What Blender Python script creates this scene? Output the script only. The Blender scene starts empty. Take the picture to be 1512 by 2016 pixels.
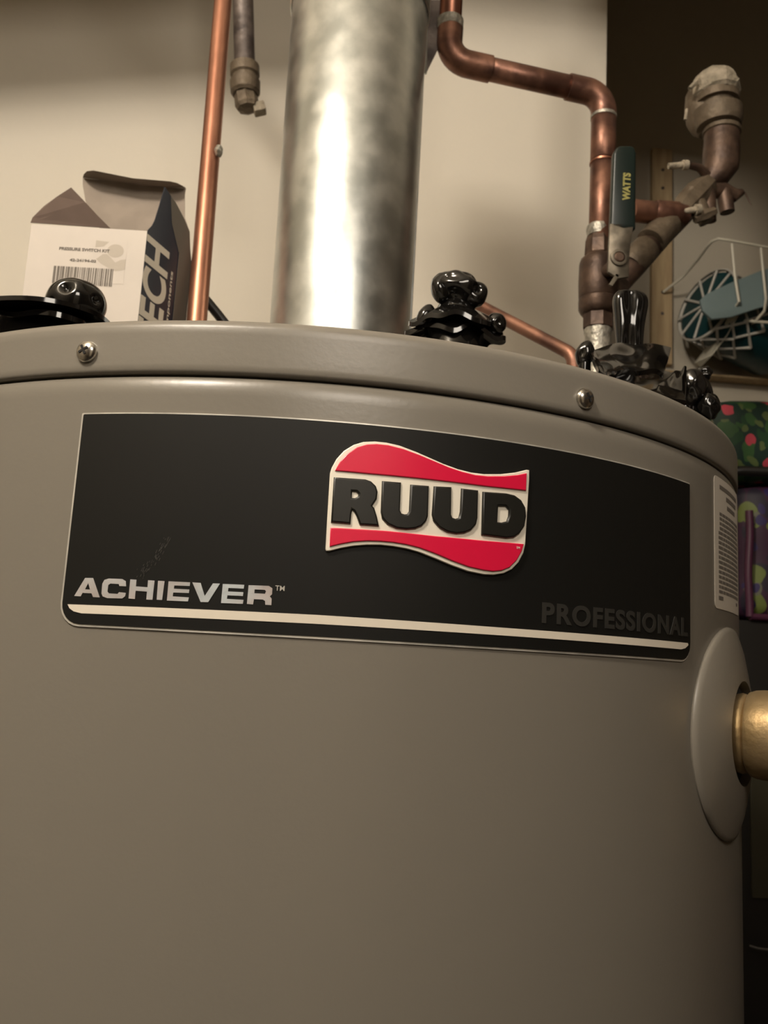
import bpy, bmesh, math, random
from mathutils import Vector, Matrix, noise
from math import sin, cos, pi, radians, sqrt, atan2
C = bpy.context.scene.collection
random.seed(7)

# ---------------------------------------------------------------- camera
D, YAW, PIT, ROLL, F = .6239, .0791, .1647, .0541, 1739.43
CAM = Vector((0, -D, 1.35))
fw = Vector((sin(YAW)*cos(PIT), cos(YAW)*cos(PIT), sin(PIT)))
r0 = Vector((cos(YAW), -sin(YAW), 0)); u0 = r0.cross(fw)
rt = r0*cos(ROLL)+u0*sin(ROLL); up = -r0*sin(ROLL)+u0*cos(ROLL)
cd = bpy.data.cameras.new('camera'); cam = bpy.data.objects.new('camera', cd); C.objects.link(cam)
cam.matrix_world = Matrix(((rt.x, up.x, -fw.x, CAM.x), (rt.y, up.y, -fw.y, CAM.y), (rt.z, up.z, -fw.z, CAM.z), (0, 0, 0, 1)))
cd.sensor_fit = 'VERTICAL'; cd.sensor_height = 36; cd.lens = F/2016*36; cd.clip_start = .01
cd.dof.use_dof = True; cd.dof.focus_distance = .37; cd.dof.aperture_fstop = 24
bpy.context.scene.camera = cam

# ---------------------------------------------------------------- light
w = bpy.data.worlds.new('world'); bpy.context.scene.world = w; w.use_nodes = True
w.node_tree.nodes['Background'].inputs[0].default_value = (1, .8, .55, 1)
w.node_tree.nodes['Background'].inputs[1].default_value = .012
vs = bpy.context.scene.view_settings
vs.view_transform = 'Standard'; vs.look = 'None'; vs.gamma = 1; vs.exposure = -.12; vs.use_curve_mapping = False
def area(name, loc, target, sx, sy, power, col):
    l = bpy.data.lights.new(name, 'AREA'); l.shape = 'RECTANGLE'; l.size = sx; l.size_y = sy; l.energy = power; l.color = col
    o = bpy.data.objects.new(name, l); C.objects.link(o); o.location = loc
    o.rotation_euler = (Vector(target)-Vector(loc)).to_track_quat('-Z', 'Y').to_euler()
    return o
pl = bpy.data.lights.new('ceiling_bulb', 'POINT'); pl.energy = 31; pl.shadow_soft_size = .10; pl.color = (1, .895, .76)
po = bpy.data.objects.new('ceiling_bulb', pl); C.objects.link(po); po.location = (-.66, -1.05, 2.48)
area('left_fill', (-.50, -.92, 2.34), (.1, .3, 1.75), .15, .15, 7.5, (1, .895, .76))  # light added from the left as fill for the back wall
area('front_fill', (.12, -1.20, 2.0), (0, .46, 2.05), .34, .34, 5.6, (1, .895, .76))  # fill light added near the camera for the upper wall and recess

# ---------------------------------------------------------------- helpers
def raydir(x, y): return fw+rt*((x-756)/F)-up*((y-1008)/F)
def at(x, y, Y):
    d = raydir(x, y); return CAM+d*((Y-CAM.y)/d.y)
def pw(n, P):                       # width in metres of n pixels at P
    return n*((P-CAM).dot(fw))/F
def cyl(x, y, R=.28):               # pixel -> (arc, height) on the tank
    d = raydir(x, y); a = d.x**2+d.y**2; b = 2*(CAM.x*d.x+CAM.y*d.y); k = CAM.x**2+CAM.y**2-R*R
    q = b*b-4*a*k; t = (-b-sqrt(max(q, 0)))/(2*a); p = CAM+d*t
    return (atan2(p.x, -p.y)*R, p.z)
def on_tank(arc, z, off=0, R=.28):
    a = arc/R; return Vector(((R+off)*sin(a), -(R+off)*cos(a), z))

def mat(name, col, rough=.5, metal=0, bump=0, bscale=200, var=0, vscale=20, col2=None, coat=0, spec=.5, stretch=None, rvar=0):
    m = bpy.data.materials.new(name); m.use_nodes = True; n = m.node_tree.nodes; L = m.node_tree.links
    b = n['Principled BSDF']; b.inputs['Base Color'].default_value = (*col, 1); b.inputs['Roughness'].default_value = rough
    b.inputs['Metallic'].default_value = metal; b.inputs['Coat Weight'].default_value = coat; b.inputs['Coat Roughness'].default_value = .12
    b.inputs['Specular IOR Level'].default_value = spec
    tc = n.new('ShaderNodeTexCoord'); mp = n.new('ShaderNodeMapping'); L.new(tc.outputs['Object'], mp.inputs[0])
    if stretch: mp.inputs['Scale'].default_value = stretch
    if col2 or var:
        t = n.new('ShaderNodeTexNoise'); t.inputs['Scale'].default_value = vscale; t.inputs['Detail'].default_value = 5; L.new(mp.outputs[0], t.inputs[0])
        r = n.new('ShaderNodeValToRGB'); r.color_ramp.elements[0].position = .38; r.color_ramp.elements[1].position = .64
        c2 = col2 or tuple(c*(1-var) for c in col)
        r.color_ramp.elements[0].color = (*c2, 1); r.color_ramp.elements[1].color = (*col, 1)
        L.new(t.outputs[0], r.inputs[0]); L.new(r.outputs[0], b.inputs['Base Color'])
        if rvar:
            mr = n.new('ShaderNodeMapRange'); mr.inputs[1].default_value = .3; mr.inputs[2].default_value = .7
            mr.inputs[3].default_value = rough-rvar; mr.inputs[4].default_value = rough+rvar
            L.new(t.outputs[0], mr.inputs[0]); L.new(mr.outputs[0], b.inputs['Roughness'])
    if bump:
        t = n.new('ShaderNodeTexNoise'); t.inputs['Scale'].default_value = bscale; t.inputs['Detail'].default_value = 3; L.new(mp.outputs[0], t.inputs[0])
        bp = n.new('ShaderNodeBump'); bp.inputs['Strength'].default_value = bump; bp.inputs['Distance'].default_value = .002
        L.new(t.outputs[0], bp.inputs['Height']); L.new(bp.outputs[0], b.inputs['Normal'])
    return m
M = {}
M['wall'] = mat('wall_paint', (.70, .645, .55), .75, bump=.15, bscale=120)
M['wallr'] = mat('wall_paint_dimmed', (.46, .415, .335), .8, bump=.15, bscale=120)  # wall paint darkened: the recess shade is put into the colour
M['tank'] = mat('tank_paint', (.20, .183, .155), .30, bump=.03, bscale=400, spec=.5, var=.04, vscale=3)
M['lid'] = mat('lid_paint', (.205, .187, .158), .34, bump=.03, bscale=400)
M['black'] = mat('plate_black', (.006, .006, .0052), .5, spec=.28)
M['silver'] = mat('foil_silver', (.78, .76, .70), .35, metal=.5, var=.35, vscale=60)
M['foil'] = mat('letter_foil', (.66, .72, .76), .35, metal=.4, col2=(.55, .46, .43), vscale=28, bump=.3, bscale=120)
M['ivory'] = mat('emblem_ivory', (.88, .83, .72), .4, metal=.1)
M['stripe'] = mat('stripe_white', (.74, .68, .58), .5)
M['red'] = mat('emblem_red', (.72, .008, .055), .3, coat=.4)
M['eblack'] = mat('emblem_black', (.008, .008, .006), .42, coat=.15)
M['greyink'] = mat('grey_ink', (.026, .025, .022), .5)
M['ink'] = mat('print_ink', (.16, .14, .12), .8)
M['smudge'] = mat('smudge', (.05, .048, .042), .7)
M['zinc'] = mat('galvanised_steel', (.66, .675, .65), .37, metal=1, col2=(.50, .53, .52), vscale=45, bump=.08, bscale=60, rvar=.05)
M['screw'] = mat('screw_zinc', (.75, .72, .66), .22, metal=1, var=.5, vscale=300)
M['dark'] = mat('dark_gap', (.01, .009, .008), .8)
M['copper'] = mat('copper_bright', (.46, .22, .14), .36, metal=.85, col2=(.30, .13, .085), vscale=28, rvar=.1, stretch=(1, 1, .35), bump=.1, bscale=90)
M['copperd'] = mat('copper_dull', (.30, .15, .10), .42, metal=.75, col2=(.15, .075, .055), vscale=45, rvar=.1, bump=.2, bscale=120)
M['solder'] = mat('solder', (.5, .47, .40), .45, metal=.6, var=.5, vscale=200, bump=.5, bscale=300)
M['brassd'] = mat('brass_tarnished', (.115, .072, .05), .48, metal=.5, col2=(.055, .033, .024), vscale=60, bump=.3, bscale=150)
M['brassg'] = mat('brass_crusted', (.15, .115, .078), .6, metal=.35, col2=(.10, .075, .05), vscale=70, bump=.6, bscale=160)
M['crust'] = mat('mineral_crust', (.34, .29, .22), .8, col2=(.22, .19, .14), vscale=90, bump=1, bscale=220)
M['brass'] = mat('brass', (.44, .33, .19), .45, metal=.7, col2=(.33, .23, .11), vscale=50, bump=.15, bscale=260)
M['iron'] = mat('dark_pipe', (.055, .042, .038), .5, metal=.4, col2=(.16, .13, .115), vscale=55, bump=.4, bscale=120)
M['green'] = mat('handle_green', (.004, .011, .009), .35)
M['yellow'] = mat('letter_yellow', (.26, .24, .07), .6)
M['steel'] = mat('lever_steel', (.17, .145, .11), .5, metal=.6, var=.4, vscale=120)
M['gloss'] = mat('black_glaze', (.005, .0045, .004), .09, coat=.15, spec=.5, bump=.06, bscale=60)
M['card'] = mat('white_card', (.60, .545, .49), .6, var=.05, vscale=30)
M['cardbrown'] = mat('brown_card_inside', (.15, .105, .085), .8, var=.1, vscale=60)
M['cardin'] = mat('grey_card_inside', (.30, .25, .205), .8, var=.12, vscale=60)
M['cardblue'] = mat('navy_print', (.010, .014, .028), .45)
M['cardlet'] = mat('print_cream', (.66, .60, .50), .6)
M['grey'] = mat('print_grey', (.46, .41, .35), .7)
M['wood'] = mat('bare_wood', (.47, .35, .20), .7, col2=(.38, .27, .15), vscale=20, stretch=(6, 6, .6), bump=.2)
M['wire'] = mat('white_wire', (.60, .57, .47), .4)
M['teal'] = mat('teal_plastic', (.003, .035, .04), .4)
M['panel'] = mat('blue_grey_plastic', (.17, .23, .235), .5)
M['white'] = mat('white_plastic', (.48, .46, .41), .5)
M['foam'] = mat('black_foam', (.008, .007, .006), .9, bump=.5)
M['sticker'] = mat('sticker_paper', (.62, .57, .50), .5)
M['tub'] = mat('black_plastic', (.012, .011, .010), .35)
M['olive'] = mat('olive_panel', (.035, .031, .016), .6)
M['purple'] = mat('purple_trim', (.065, .015, .04), .45)
M['panelling'] = mat('dark_panelling', (.10, .07, .045), .5, var=.3, vscale=8, stretch=(8, 8, .5))
M['floor'] = mat('concrete', (.09, .08, .07), .8, var=.2, vscale=5)

def spots(name, base, cols, scale, rnd=1.0):
    m = bpy.data.materials.new(name); m.use_nodes = True; n = m.node_tree.nodes; L = m.node_tree.links; b = n['Principled BSDF']
    b.inputs['Roughness'].default_value = .6
    tc = n.new('ShaderNodeTexCoord'); prev = None
    nz = n.new('ShaderNodeTexNoise'); nz.inputs['Scale'].default_value = scale*.8; L.new(tc.outputs['Object'], nz.inputs[0])
    mx = n.new('ShaderNodeMix'); mx.data_type = 'VECTOR'; mx.inputs[0].default_value = .025
    L.new(tc.outputs['Object'], mx.inputs[4]); L.new(nz.outputs['Color'], mx.inputs[5])
    for i, (c, sc, th) in enumerate(cols):
        v = n.new('ShaderNodeTexVoronoi'); v.inputs['Scale'].default_value = sc; v.inputs['Randomness'].default_value = rnd
        mp = n.new('ShaderNodeMapping'); mp.inputs['Location'].default_value = (i*.37, i*.21, i*.13); L.new(mx.outputs[1], mp.inputs[0]); L.new(mp.outputs[0], v.inputs['Vector'])
        lt = n.new('ShaderNodeMath'); lt.operation = 'LESS_THAN'; lt.inputs[1].default_value = th; L.new(v.outputs['Distance'], lt.inputs[0])
        k = n.new('ShaderNodeMix'); k.data_type = 'RGBA'; L.new(lt.outputs[0], k.inputs[0]); k.inputs[7].default_value = (*c, 1)
        if prev: L.new(prev, k.inputs[6])
        else: k.inputs[6].default_value = (*base, 1)
        prev = k.outputs[2]
    L.new(prev, b.inputs['Base Color']); return m
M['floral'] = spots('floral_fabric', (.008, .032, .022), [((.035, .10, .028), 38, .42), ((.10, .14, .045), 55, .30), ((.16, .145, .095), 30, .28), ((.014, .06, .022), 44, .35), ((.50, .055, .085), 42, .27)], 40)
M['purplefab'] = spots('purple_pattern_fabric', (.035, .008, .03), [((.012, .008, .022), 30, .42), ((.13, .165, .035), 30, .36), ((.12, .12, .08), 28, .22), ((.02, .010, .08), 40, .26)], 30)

def lk(name, me, m, parent=None, smooth=True, autos=None):
    o = bpy.data.objects.new(name, me); C.objects.link(o)
    if m is not None:
        me.materials.clear(); me.materials.append(m)
    for p in me.polygons: p.use_smooth = smooth
    if parent is not None: o.parent = parent
    if smooth and autos:
        bm = bmesh.new(); bm.from_mesh(me)
        for e in bm.edges:
            if len(e.link_faces) == 2 and e.calc_face_angle(0) > radians(autos): e.smooth = False
        bm.to_mesh(me); bm.free()
    return o
def obj(name, bm, m, parent=None, smooth=True, autos=35, fix=True):
    if fix: bmesh.ops.recalc_face_normals(bm, faces=bm.faces)
    me = bpy.data.meshes.new(name); bm.to_mesh(me); bm.free()
    return lk(name, me, m, parent, smooth, autos)
def thing(name, label, cat, group=None, loc=(0, 0, 0)):
    o = bpy.data.objects.new(name, None); C.objects.link(o); o.empty_display_size = .02; o.location = loc
    o['label'] = label; o['category'] = cat
    if group: o['group'] = group
    return o
def tag(o, label, cat, group=None):
    o['label'] = label; o['category'] = cat
    if group: o['group'] = group
    return o
def settle(root, loc):              # put the empty at the thing's base, leaving its parts where they are
    root.location = loc
    bpy.context.view_layer.update()
    for ch in root.children: ch.matrix_parent_inverse = Matrix.Translation(-Vector(loc))
def frame(d):
    d = d.normalized(); a = Vector((0, 0, 1)) if abs(d.z) < .9 else Vector((0, 1, 0))
    x = d.cross(a).normalized(); return x, x.cross(d).normalized()
def tube(bm, pts, rad, seg=20, cap=True):
    pts = [Vector(p) for p in pts]; n = len(pts)
    if not isinstance(rad, (list, tuple)): rad = [rad]*n
    rings = []; px_ = None
    for i, p in enumerate(pts):
        d = (pts[min(i+1, n-1)]-pts[max(i-1, 0)])
        if d.length < 1e-9: d = Vector((0, 0, 1))
        d.normalize()
        if px_ is None: x, y = frame(d)
        else:
            x = (px_-d*px_.dot(d)).normalized(); y = x.cross(d)
        px_ = x
        rings.append([bm.verts.new(p+(x*cos(2*pi*k/seg)+y*sin(2*pi*k/seg))*rad[i]) for k in range(seg)])
    for a, b in zip(rings, rings[1:]):
        for k in range(seg): bm.faces.new((a[k], a[(k+1) % seg], b[(k+1) % seg], b[k]))
    if cap:
        bm.faces.new(rings[0][::-1]); bm.faces.new(rings[-1])
    return bm
def rings(bm, p0, d, prof, seg=24, cap=True):       # lathe about an axis: prof = [(along, radius)]
    d = Vector(d).normalized(); x, y = frame(d); R = []
    for (h, r) in prof:
        R.append([bm.verts.new(Vector(p0)+d*h+(x*cos(2*pi*k/seg)+y*sin(2*pi*k/seg))*max(r, 1e-5)) for k in range(seg)])
    for a, b in zip(R, R[1:]):
        for k in range(seg): bm.faces.new((a[k], a[(k+1) % seg], b[(k+1) % seg], b[k]))
    if cap: bm.faces.new(R[0][::-1]); bm.faces.new(R[-1])
    return bm
def rcorner(a, b, c, r, n=8):
    a, b, c = Vector(a), Vector(b), Vector(c); u = (a-b).normalized(); v = (c-b).normalized()
    th = u.angle(v); t = r/math.tan(th/2); s = b+u*t; e = b+v*t
    cen = b+(u+v).normalized()*(r/sin(th/2)); out = []
    for i in range(n+1):
        q = (s-cen).lerp(e-cen, i/n).normalized()*r; out.append(cen+q)
    return out
def box(bm, lo, hi, mtx=None):
    vs_ = [Vector((x, y, z)) for z in (lo[2], hi[2]) for y in (lo[1], hi[1]) for x in (lo[0], hi[0])]
    if mtx: vs_ = [mtx @ v for v in vs_]
    v = [bm.verts.new(p) for p in vs_]
    for f in ((0, 2, 3, 1), (4, 5, 7, 6), (0, 1, 5, 4), (1, 3, 7, 5), (3, 2, 6, 7), (2, 0, 4, 6)): bm.faces.new([v[i] for i in f])
    return bm
def bev(bm, w, seg=2): bmesh.ops.bevel(bm, geom=list(bm.edges), offset=w, segments=seg, profile=.6, affect='EDGES'); return bm
def sheet(pts, th, nrm):            # a card flap with thickness
    bm = bmesh.new(); n = Vector(nrm).normalized()*th
    a = [bm.verts.new(p) for p in pts]; b = [bm.verts.new(Vector(p)+n) for p in pts]
    bm.faces.new(a); bm.faces.new(b[::-1]); k = len(pts)
    for i in range(k): bm.faces.new((a[i], b[i], b[(i+1) % k], a[(i+1) % k]))
    return bm

# flat shapes and lettering: filled curves turned into meshes, then laid on a plane or round the tank
def flat(loops=None, text=None, size=1, ext=0.0, bevel=0.0, offset=0.0, align='LEFT', spacing=1, shear=0):
    if text is not None:
        cu = bpy.data.curves.new('t', 'FONT'); cu.body = text; cu.size = size; cu.align_x = align; cu.offset = offset; cu.space_character = spacing; cu.shear = shear
    else:
        cu = bpy.data.curves.new('t', 'CURVE'); cu.dimensions = '2D'; cu.fill_mode = 'BOTH'
        for lp in loops:
            s = cu.splines.new('POLY'); s.points.add(len(lp)-1); s.use_cyclic_u = True
            for p, q in zip(s.points, lp): p.co = (q[0], q[1], 0, 1)
    cu.extrude = ext; cu.bevel_depth = bevel; cu.bevel_resolution = 2
    if text is None and bevel: cu.offset = -bevel
    elif bevel: cu.offset = offset-bevel
    o = bpy.data.objects.new('t', cu); me = bpy.data.meshes.new_from_object(o)
    bpy.data.objects.remove(o); bpy.data.curves.remove(cu); return me
def wrap(me, off, R=.28, step=.004):            # (x = arc, y = height, z = depth) -> tank surface
    bm = bmesh.new(); bm.from_mesh(me)
    xs = [v.co.x for v in bm.verts]; x = math.floor(min(xs)/step)*step+step
    while x < max(xs):
        bmesh.ops.bisect_plane(bm, geom=list(bm.verts)+list(bm.edges)+list(bm.faces), plane_co=(x, 0, 0), plane_no=(1, 0, 0)); x += step
    for v in bm.verts: v.co = on_tank(v.co.x, v.co.y, off+v.co.z, R)
    bm.to_mesh(me); bm.free(); return me
def place(me, O, ux, uy, off=0):
    ux = Vector(ux).normalized(); uz = ux.cross(Vector(uy)).normalized(); uy = uz.cross(ux)
    for v in me.vertices: v.co = Vector(O)+ux*v.co.x+uy*v.co.y+uz*(v.co.z+off)
    return me
def smoothloop(lp, it=1):
    for _ in range(it):
        q = []
        for i in range(len(lp)):
            a, b = lp[i], lp[(i+1) % len(lp)]; q += [(a[0]*.75+b[0]*.25, a[1]*.75+b[1]*.25), (a[0]*.25+b[0]*.75, a[1]*.25+b[1]*.75)]
        lp = q
    return lp
def crop(lp, x0, y0, s): return [cyl(x0+x/s, y0+y/s) for x, y in lp]

# ---------------------------------------------------------------- setting
WY, RY = .46, .78                    # back wall and recessed wall
def struct(name, lo, hi, m, bw=0):
    bm = bmesh.new(); box(bm, lo, hi); o = obj(name, bm, m, smooth=False); o['kind'] = 'structure'; return o
ex = at(1192, 250, WY).x
struct('floor', (-.85, -2.2, -.05), (1.3, RY+.1, 0), M['floor'])
struct('ceiling', (-.85, -2.2, 2.62), (1.3, RY+.1, 2.67), M['wall'])
struct('wall_back', (-.85, WY, 0), (ex, RY, 2.62), M['wall'])
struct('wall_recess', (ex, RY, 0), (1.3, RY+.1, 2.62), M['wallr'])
struct('shade_post', (.36, -.37, 0), (.47, -.31, 2.62), M['panelling'])  # unseen post added to keep the front light off the recess
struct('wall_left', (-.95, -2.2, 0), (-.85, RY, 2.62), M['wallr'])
struct('wall_right', (1.3, -2.2, 0), (1.4, RY, 2.62), M['panelling'])
struct('wall_front', (-.95, -2.3, 0), (1.4, -2.2, 2.62), M['panelling'])
dr = struct('sheen_door', (-.12, -2.2, 0), (.72, -2.165, 2.03), M['stripe'])  # unseen door added so its reflection puts a pale band on the tank
for (x0, x1, z0, z1) in ((-.02, .26, .2, .9), (.34, .62, .2, .9), (-.02, .26, 1.02, 1.88), (.34, .62, 1.02, 1.88)):
    bm = bmesh.new(); box(bm, (x0, -2.166, z0), (x1, -2.158, z1)); obj('door_panel', bm, M['stripe'], dr, False)
bm = bmesh.new(); rings(bm, (.66, -2.166, .98), (0, 1, 0), [(0, .025), (.006, .025), (.008, .009), (.03, .009), (.034, .02), (.05, .027), (.062, .02)], 20); obj('door_handle', bm, M['screw'], dr)
# unseen board added to shade the upper wall, its lower edge stepped
bm = bmesh.new()
for x0, x1, a0, a1 in ((-.85, -.14, -.04, .10), (-.14, .30, .20, .20), (.30, 1.3, .065, .065)):
    v = [bm.verts.new((x, y, z)) for x, zl in ((x0, a0), (x1, a1)) for y in (.145, .175) for z in (zl, .545)]
    for f in ((0, 1, 3, 2), (4, 6, 7, 5), (0, 4, 5, 1), (2, 3, 7, 6), (0, 2, 6, 4), (1, 5, 7, 3)): bm.faces.new([v[i] for i in f])
o = obj('shadow_board', bm, M['wall'], smooth=False); o['kind'] = 'structure'; o.location = (0, 0, 2.07)

# ---------------------------------------------------------------- water heater
ZT, ZS = 1.4837, 1.4596
tank = thing('water_heater', 'large taupe grey cylindrical water heater with a black nameplate', 'water heater')
def lathe(prof, seg=192):
    bm = bmesh.new(); R = []
    for r, z in prof: R.append([bm.verts.new((max(r, 1e-4)*sin(2*pi*k/seg), -max(r, 1e-4)*cos(2*pi*k/seg), z)) for k in range(seg)])
    for a, b in zip(R, R[1:]):
        for k in range(seg): bm.faces.new((a[k], a[(k+1) % seg], b[(k+1) % seg], b[k]))
    return bm
prof = [(.27, .05), (.28, .06), (.28, .5), (.28, 1.0), (.28, ZS-.009)]
for i in range(1, 8):
    t = i/7*pi/2; prof.append((.28-.0028*(1-cos(t)), ZS-.009+.0084*sin(t)))
prof += [(.270, ZS-.0007), (.268, ZS-.004)]
obj('body', lathe(prof), M['tank'], tank, autos=60)
p = [(.268, ZS+.0002), (.2785, ZS+.0002), (.2797, ZS+.0007), (.2802, ZS+.0017), (.2803, ZS+.004), (.2802, ZS+.008), (.2802, ZT-.007)]
for i in range(1, 8):
    t = i/7*pi/2; p.append((.2803-.0052*(1-cos(t)), ZT-.0055+.0055*sin(t)))
p += [(.265, ZT-.0001), (.26, ZT-.003), (.0, ZT-.003)]
obj('lid', lathe(p), M['lid'], tank, autos=60)
bm = lathe([(.0, .0), (.22, 0), (.22, .052), (0, .052)], 64); obj('base_ring', bm, M['dark'], tank)

# nameplate
def rrect(x0, y0, x1, y1, rb, rtp=.0006):
    out = []
    for cx, cy, r, a0 in ((x0+rb, y0+rb, rb, pi), (x1-rb, y0+rb, rb, 1.5*pi), (x1-rtp, y1-rtp, rtp, 0), (x0+rtp, y1-rtp, rtp, pi/2)):
        for i in range(7): a = a0+i/6*pi/2; out.append((cx+r*cos(a), cy+r*sin(a)))
    return out
PX0, PX1, PZ0, PZ1 = -.0995, .1972, 1.3562, 1.4428
plate = lk('nameplate', wrap(flat([rrect(PX0, PZ0, PX1, PZ1, .009)], ext=.0003), .0003), M['silver'], tank, False)
plate['label'] = 'black rectangular nameplate with silver edge'
fc = lk('face', wrap(flat([rrect(PX0+.0009, PZ0+.0009, PX1-.0004, PZ1-.0006, .0082)], ext=.0002), .00065), M['black'], plate, False)
L_ = [(136, 1190), (620, 1210.6), (1000, 1236.8), (1350, 1265.9), (1351, 1270), (1345, 1276), (1337, 1278.3), (1000, 1252), (620, 1228.3), (163, 1207.8), (148, 1204), (140, 1198)]
lk('stripe', wrap(flat([[cyl(*q) for q in L_]], ext=.0001), .0010), M['stripe'], plate, False)
c3 = lambda *lps: [crop(l, 100, 1050, 2.908) for l in lps]
ACH = [c3([(205, 257), (250, 257), (288, 368), (250, 366), (242, 345), (190, 342), (180, 362), (143, 360)], [(204, 322), (233, 323), (223, 287)]),
 c3([(438, 305), (400, 303), (397, 292), (348, 289), (337, 297), (332, 335), (340, 345), (390, 348), (398, 338), (436, 342), (432, 362), (415, 374), (330, 372), (305, 362), (298, 345), (303, 290), (315, 268), (340, 260), (415, 263), (436, 275)]),
 c3([(462, 265), (497, 267), (494, 305), (560, 310), (563, 270), (600, 272), (588, 382), (553, 380), (557, 335), (492, 330), (488, 377), (452, 374)]),
 c3([(620, 273), (657, 275), (643, 383), (612, 381)]),
 c3([(680, 276), (802, 282), (800, 303), (712, 300), (710, 318), (798, 323), (795, 343), (706, 340), (703, 362), (795, 368), (790, 391), (670, 386)]),
 c3([(815, 282), (862, 285), (885, 360), (932, 288), (972, 289), (905, 395), (862, 394)]),
 c3([(988, 291), (1110, 296), (1107, 318), (1020, 314), (1017, 334), (1105, 338), (1102, 360), (1014, 356), (1011, 376), (1106, 382), (1102, 405), (978, 400)]),
 c3([(1135, 298), (1250, 302), (1270, 316), (1268, 350), (1255, 362), (1266, 375), (1264, 412), (1230, 410), (1228, 388), (1215, 380), (1165, 378), (1160, 408), (1125, 405)], [(1169, 322), (1228, 325), (1234, 334), (1228, 347), (1167, 344)])]
for i, lp in enumerate(ACH):
    lk('letter', wrap(flat(lp, ext=.0001), .0010), M['foil'], plate, False)
def ttext(s, px0, px1, m, parent, name='print', off=.0010, offset=0, aspect=1.0, ext=.0001, spacing=1):
    a0, z0 = cyl(*px0); a1, z1 = cyl(*px1)
    me = flat(text=s, size=.01, ext=ext, offset=offset, spacing=spacing)
    xs = [v.co.x for v in me.vertices]; ys = [v.co.y for v in me.vertices]
    k = (a1-a0)/(max(xs)-min(xs)); h = (z1-z0)/(max(ys)-min(ys))
    for v in me.vertices: v.co.x = a0+(v.co.x-min(xs))*k; v.co.y = z0+(v.co.y-min(ys))*h
    return lk(name, wrap(me, off), m, parent, False)
ttext('TM', (542, 1163), (561, 1154), M['silver'], plate, offset=.00005)
ttext('PROFESSIONAL', (1064, 1227), (1350, 1217), M['greyink'], plate, offset=.00035, spacing=1.15)

# dusty rub mark left of centre
random.seed(5); mk = []
for i in range(70):
    t = random.random(); cx = 262+70*t**.8+random.gauss(0, 4); cy = 1150-88*t+random.gauss(0, 5)
    l = random.uniform(1, 3.5); w_ = random.uniform(.25, .6)
    mk.append([cyl(cx-l*.45-w_, cy+l), cyl(cx+l*.45-w_, cy-l), cyl(cx+l*.45+w_, cy-l), cyl(cx-l*.45+w_, cy+l)])
lk('rub_mark', wrap(flat(mk, ext=.00002), .00095), M['smudge'], plate, False)
# emblem
c2 = lambda *lps: [crop(l, 600, 850, 3.15) for l in lps]
outer = [(127, 730), (141, 490), (155, 262), (165, 230), (195, 175), (240, 125), (300, 88), (360, 70), (430, 67), (500, 74), (580, 92), (680, 130), (760, 165), (850, 205), (940, 238), (1020, 258), (1100, 268), (1200, 268), (1290, 258), (1360, 241), (1376, 243), (1376, 300), (1364, 500), (1352, 700), (1340, 755), (1310, 812), (1270, 855), (1220, 880), (1160, 890), (1100, 888), (1000, 868), (900, 832), (800, 790), (700, 750), (620, 728), (540, 714), (460, 706), (380, 706), (300, 712), (220, 726), (150, 744), (132, 743)]
redt = [(185, 250), (215, 195), (260, 145), (320, 105), (380, 88), (440, 85), (510, 92), (600, 115), (700, 152), (790, 190), (880, 228), (960, 255), (1040, 275), (1120, 283), (1220, 282), (1300, 275), (1356, 263), (1352, 372), (1100, 345), (720, 300), (400, 270)]
redb = [(157, 600), (500, 620), (800, 652), (1100, 680), (1338, 700), (1325, 745), (1295, 800), (1250, 845), (1200, 865), (1150, 870), (1090, 862), (1000, 842), (900, 805), (800, 762), (700, 725), (620, 705), (540, 692), (460, 685), (380, 683), (300, 688), (220, 702), (152, 718)]
em = lk('emblem', wrap(flat(c2(outer), ext=.0006, bevel=.0004), .0012, step=.003), M['ivory'], tank, True, 40)
em['label'] = 'raised wavy emblem in red, ivory and black'
EM = em
for lp in (redt, redb): lk('red_field', wrap(flat(c2(lp), ext=.0007, bevel=.0004), .0018, step=.003), M['red'], EM, True, 40)
Rl = ([(178, 290), (370, 303), (405, 315), (435, 345), (445, 380), (440, 425), (413, 466), (425, 480), (440, 530), (453, 591), (335, 583), (318, 535), (300, 498), (290, 492), (285, 520), (280, 578), (160, 568)], [(290, 377), (316, 379), (329, 392), (324, 410), (308, 418), (288, 418)])
U1 = ([(472, 313), (588, 322), (582, 495), (590, 512), (610, 518), (625, 516), (636, 500), (645, 335), (758, 343), (752, 530), (742, 560), (715, 590), (675, 607), (620, 612), (560, 605), (505, 580), (472, 545), (464, 505)],)
U2 = ([(788, 345), (895, 350), (893, 520), (900, 538), (920, 545), (940, 538), (948, 500), (955, 358), (1058, 370), (1054, 540), (1045, 580), (1015, 615), (975, 633), (925, 638), (870, 628), (820, 600), (785, 560), (776, 520)],)
Dl = ([(1086, 378), (1230, 388), (1280, 400), (1320, 430), (1345, 475), (1350, 530), (1340, 590), (1310, 635), (1275, 660), (1230, 665), (1078, 645)], [(1180, 467), (1225, 468), (1245, 490), (1243, 530), (1232, 560), (1200, 568), (1175, 565)])
for lp in (Rl, U1, U2, Dl): lk('letter', wrap(flat(c2(*lp), ext=.0008, bevel=.0007), .0018, step=.003), M['eblack'], EM, True, 40)
ttext('TM', (1009, 1081.5), (1016, 1078), M['ivory'], EM, off=.003)

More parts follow.
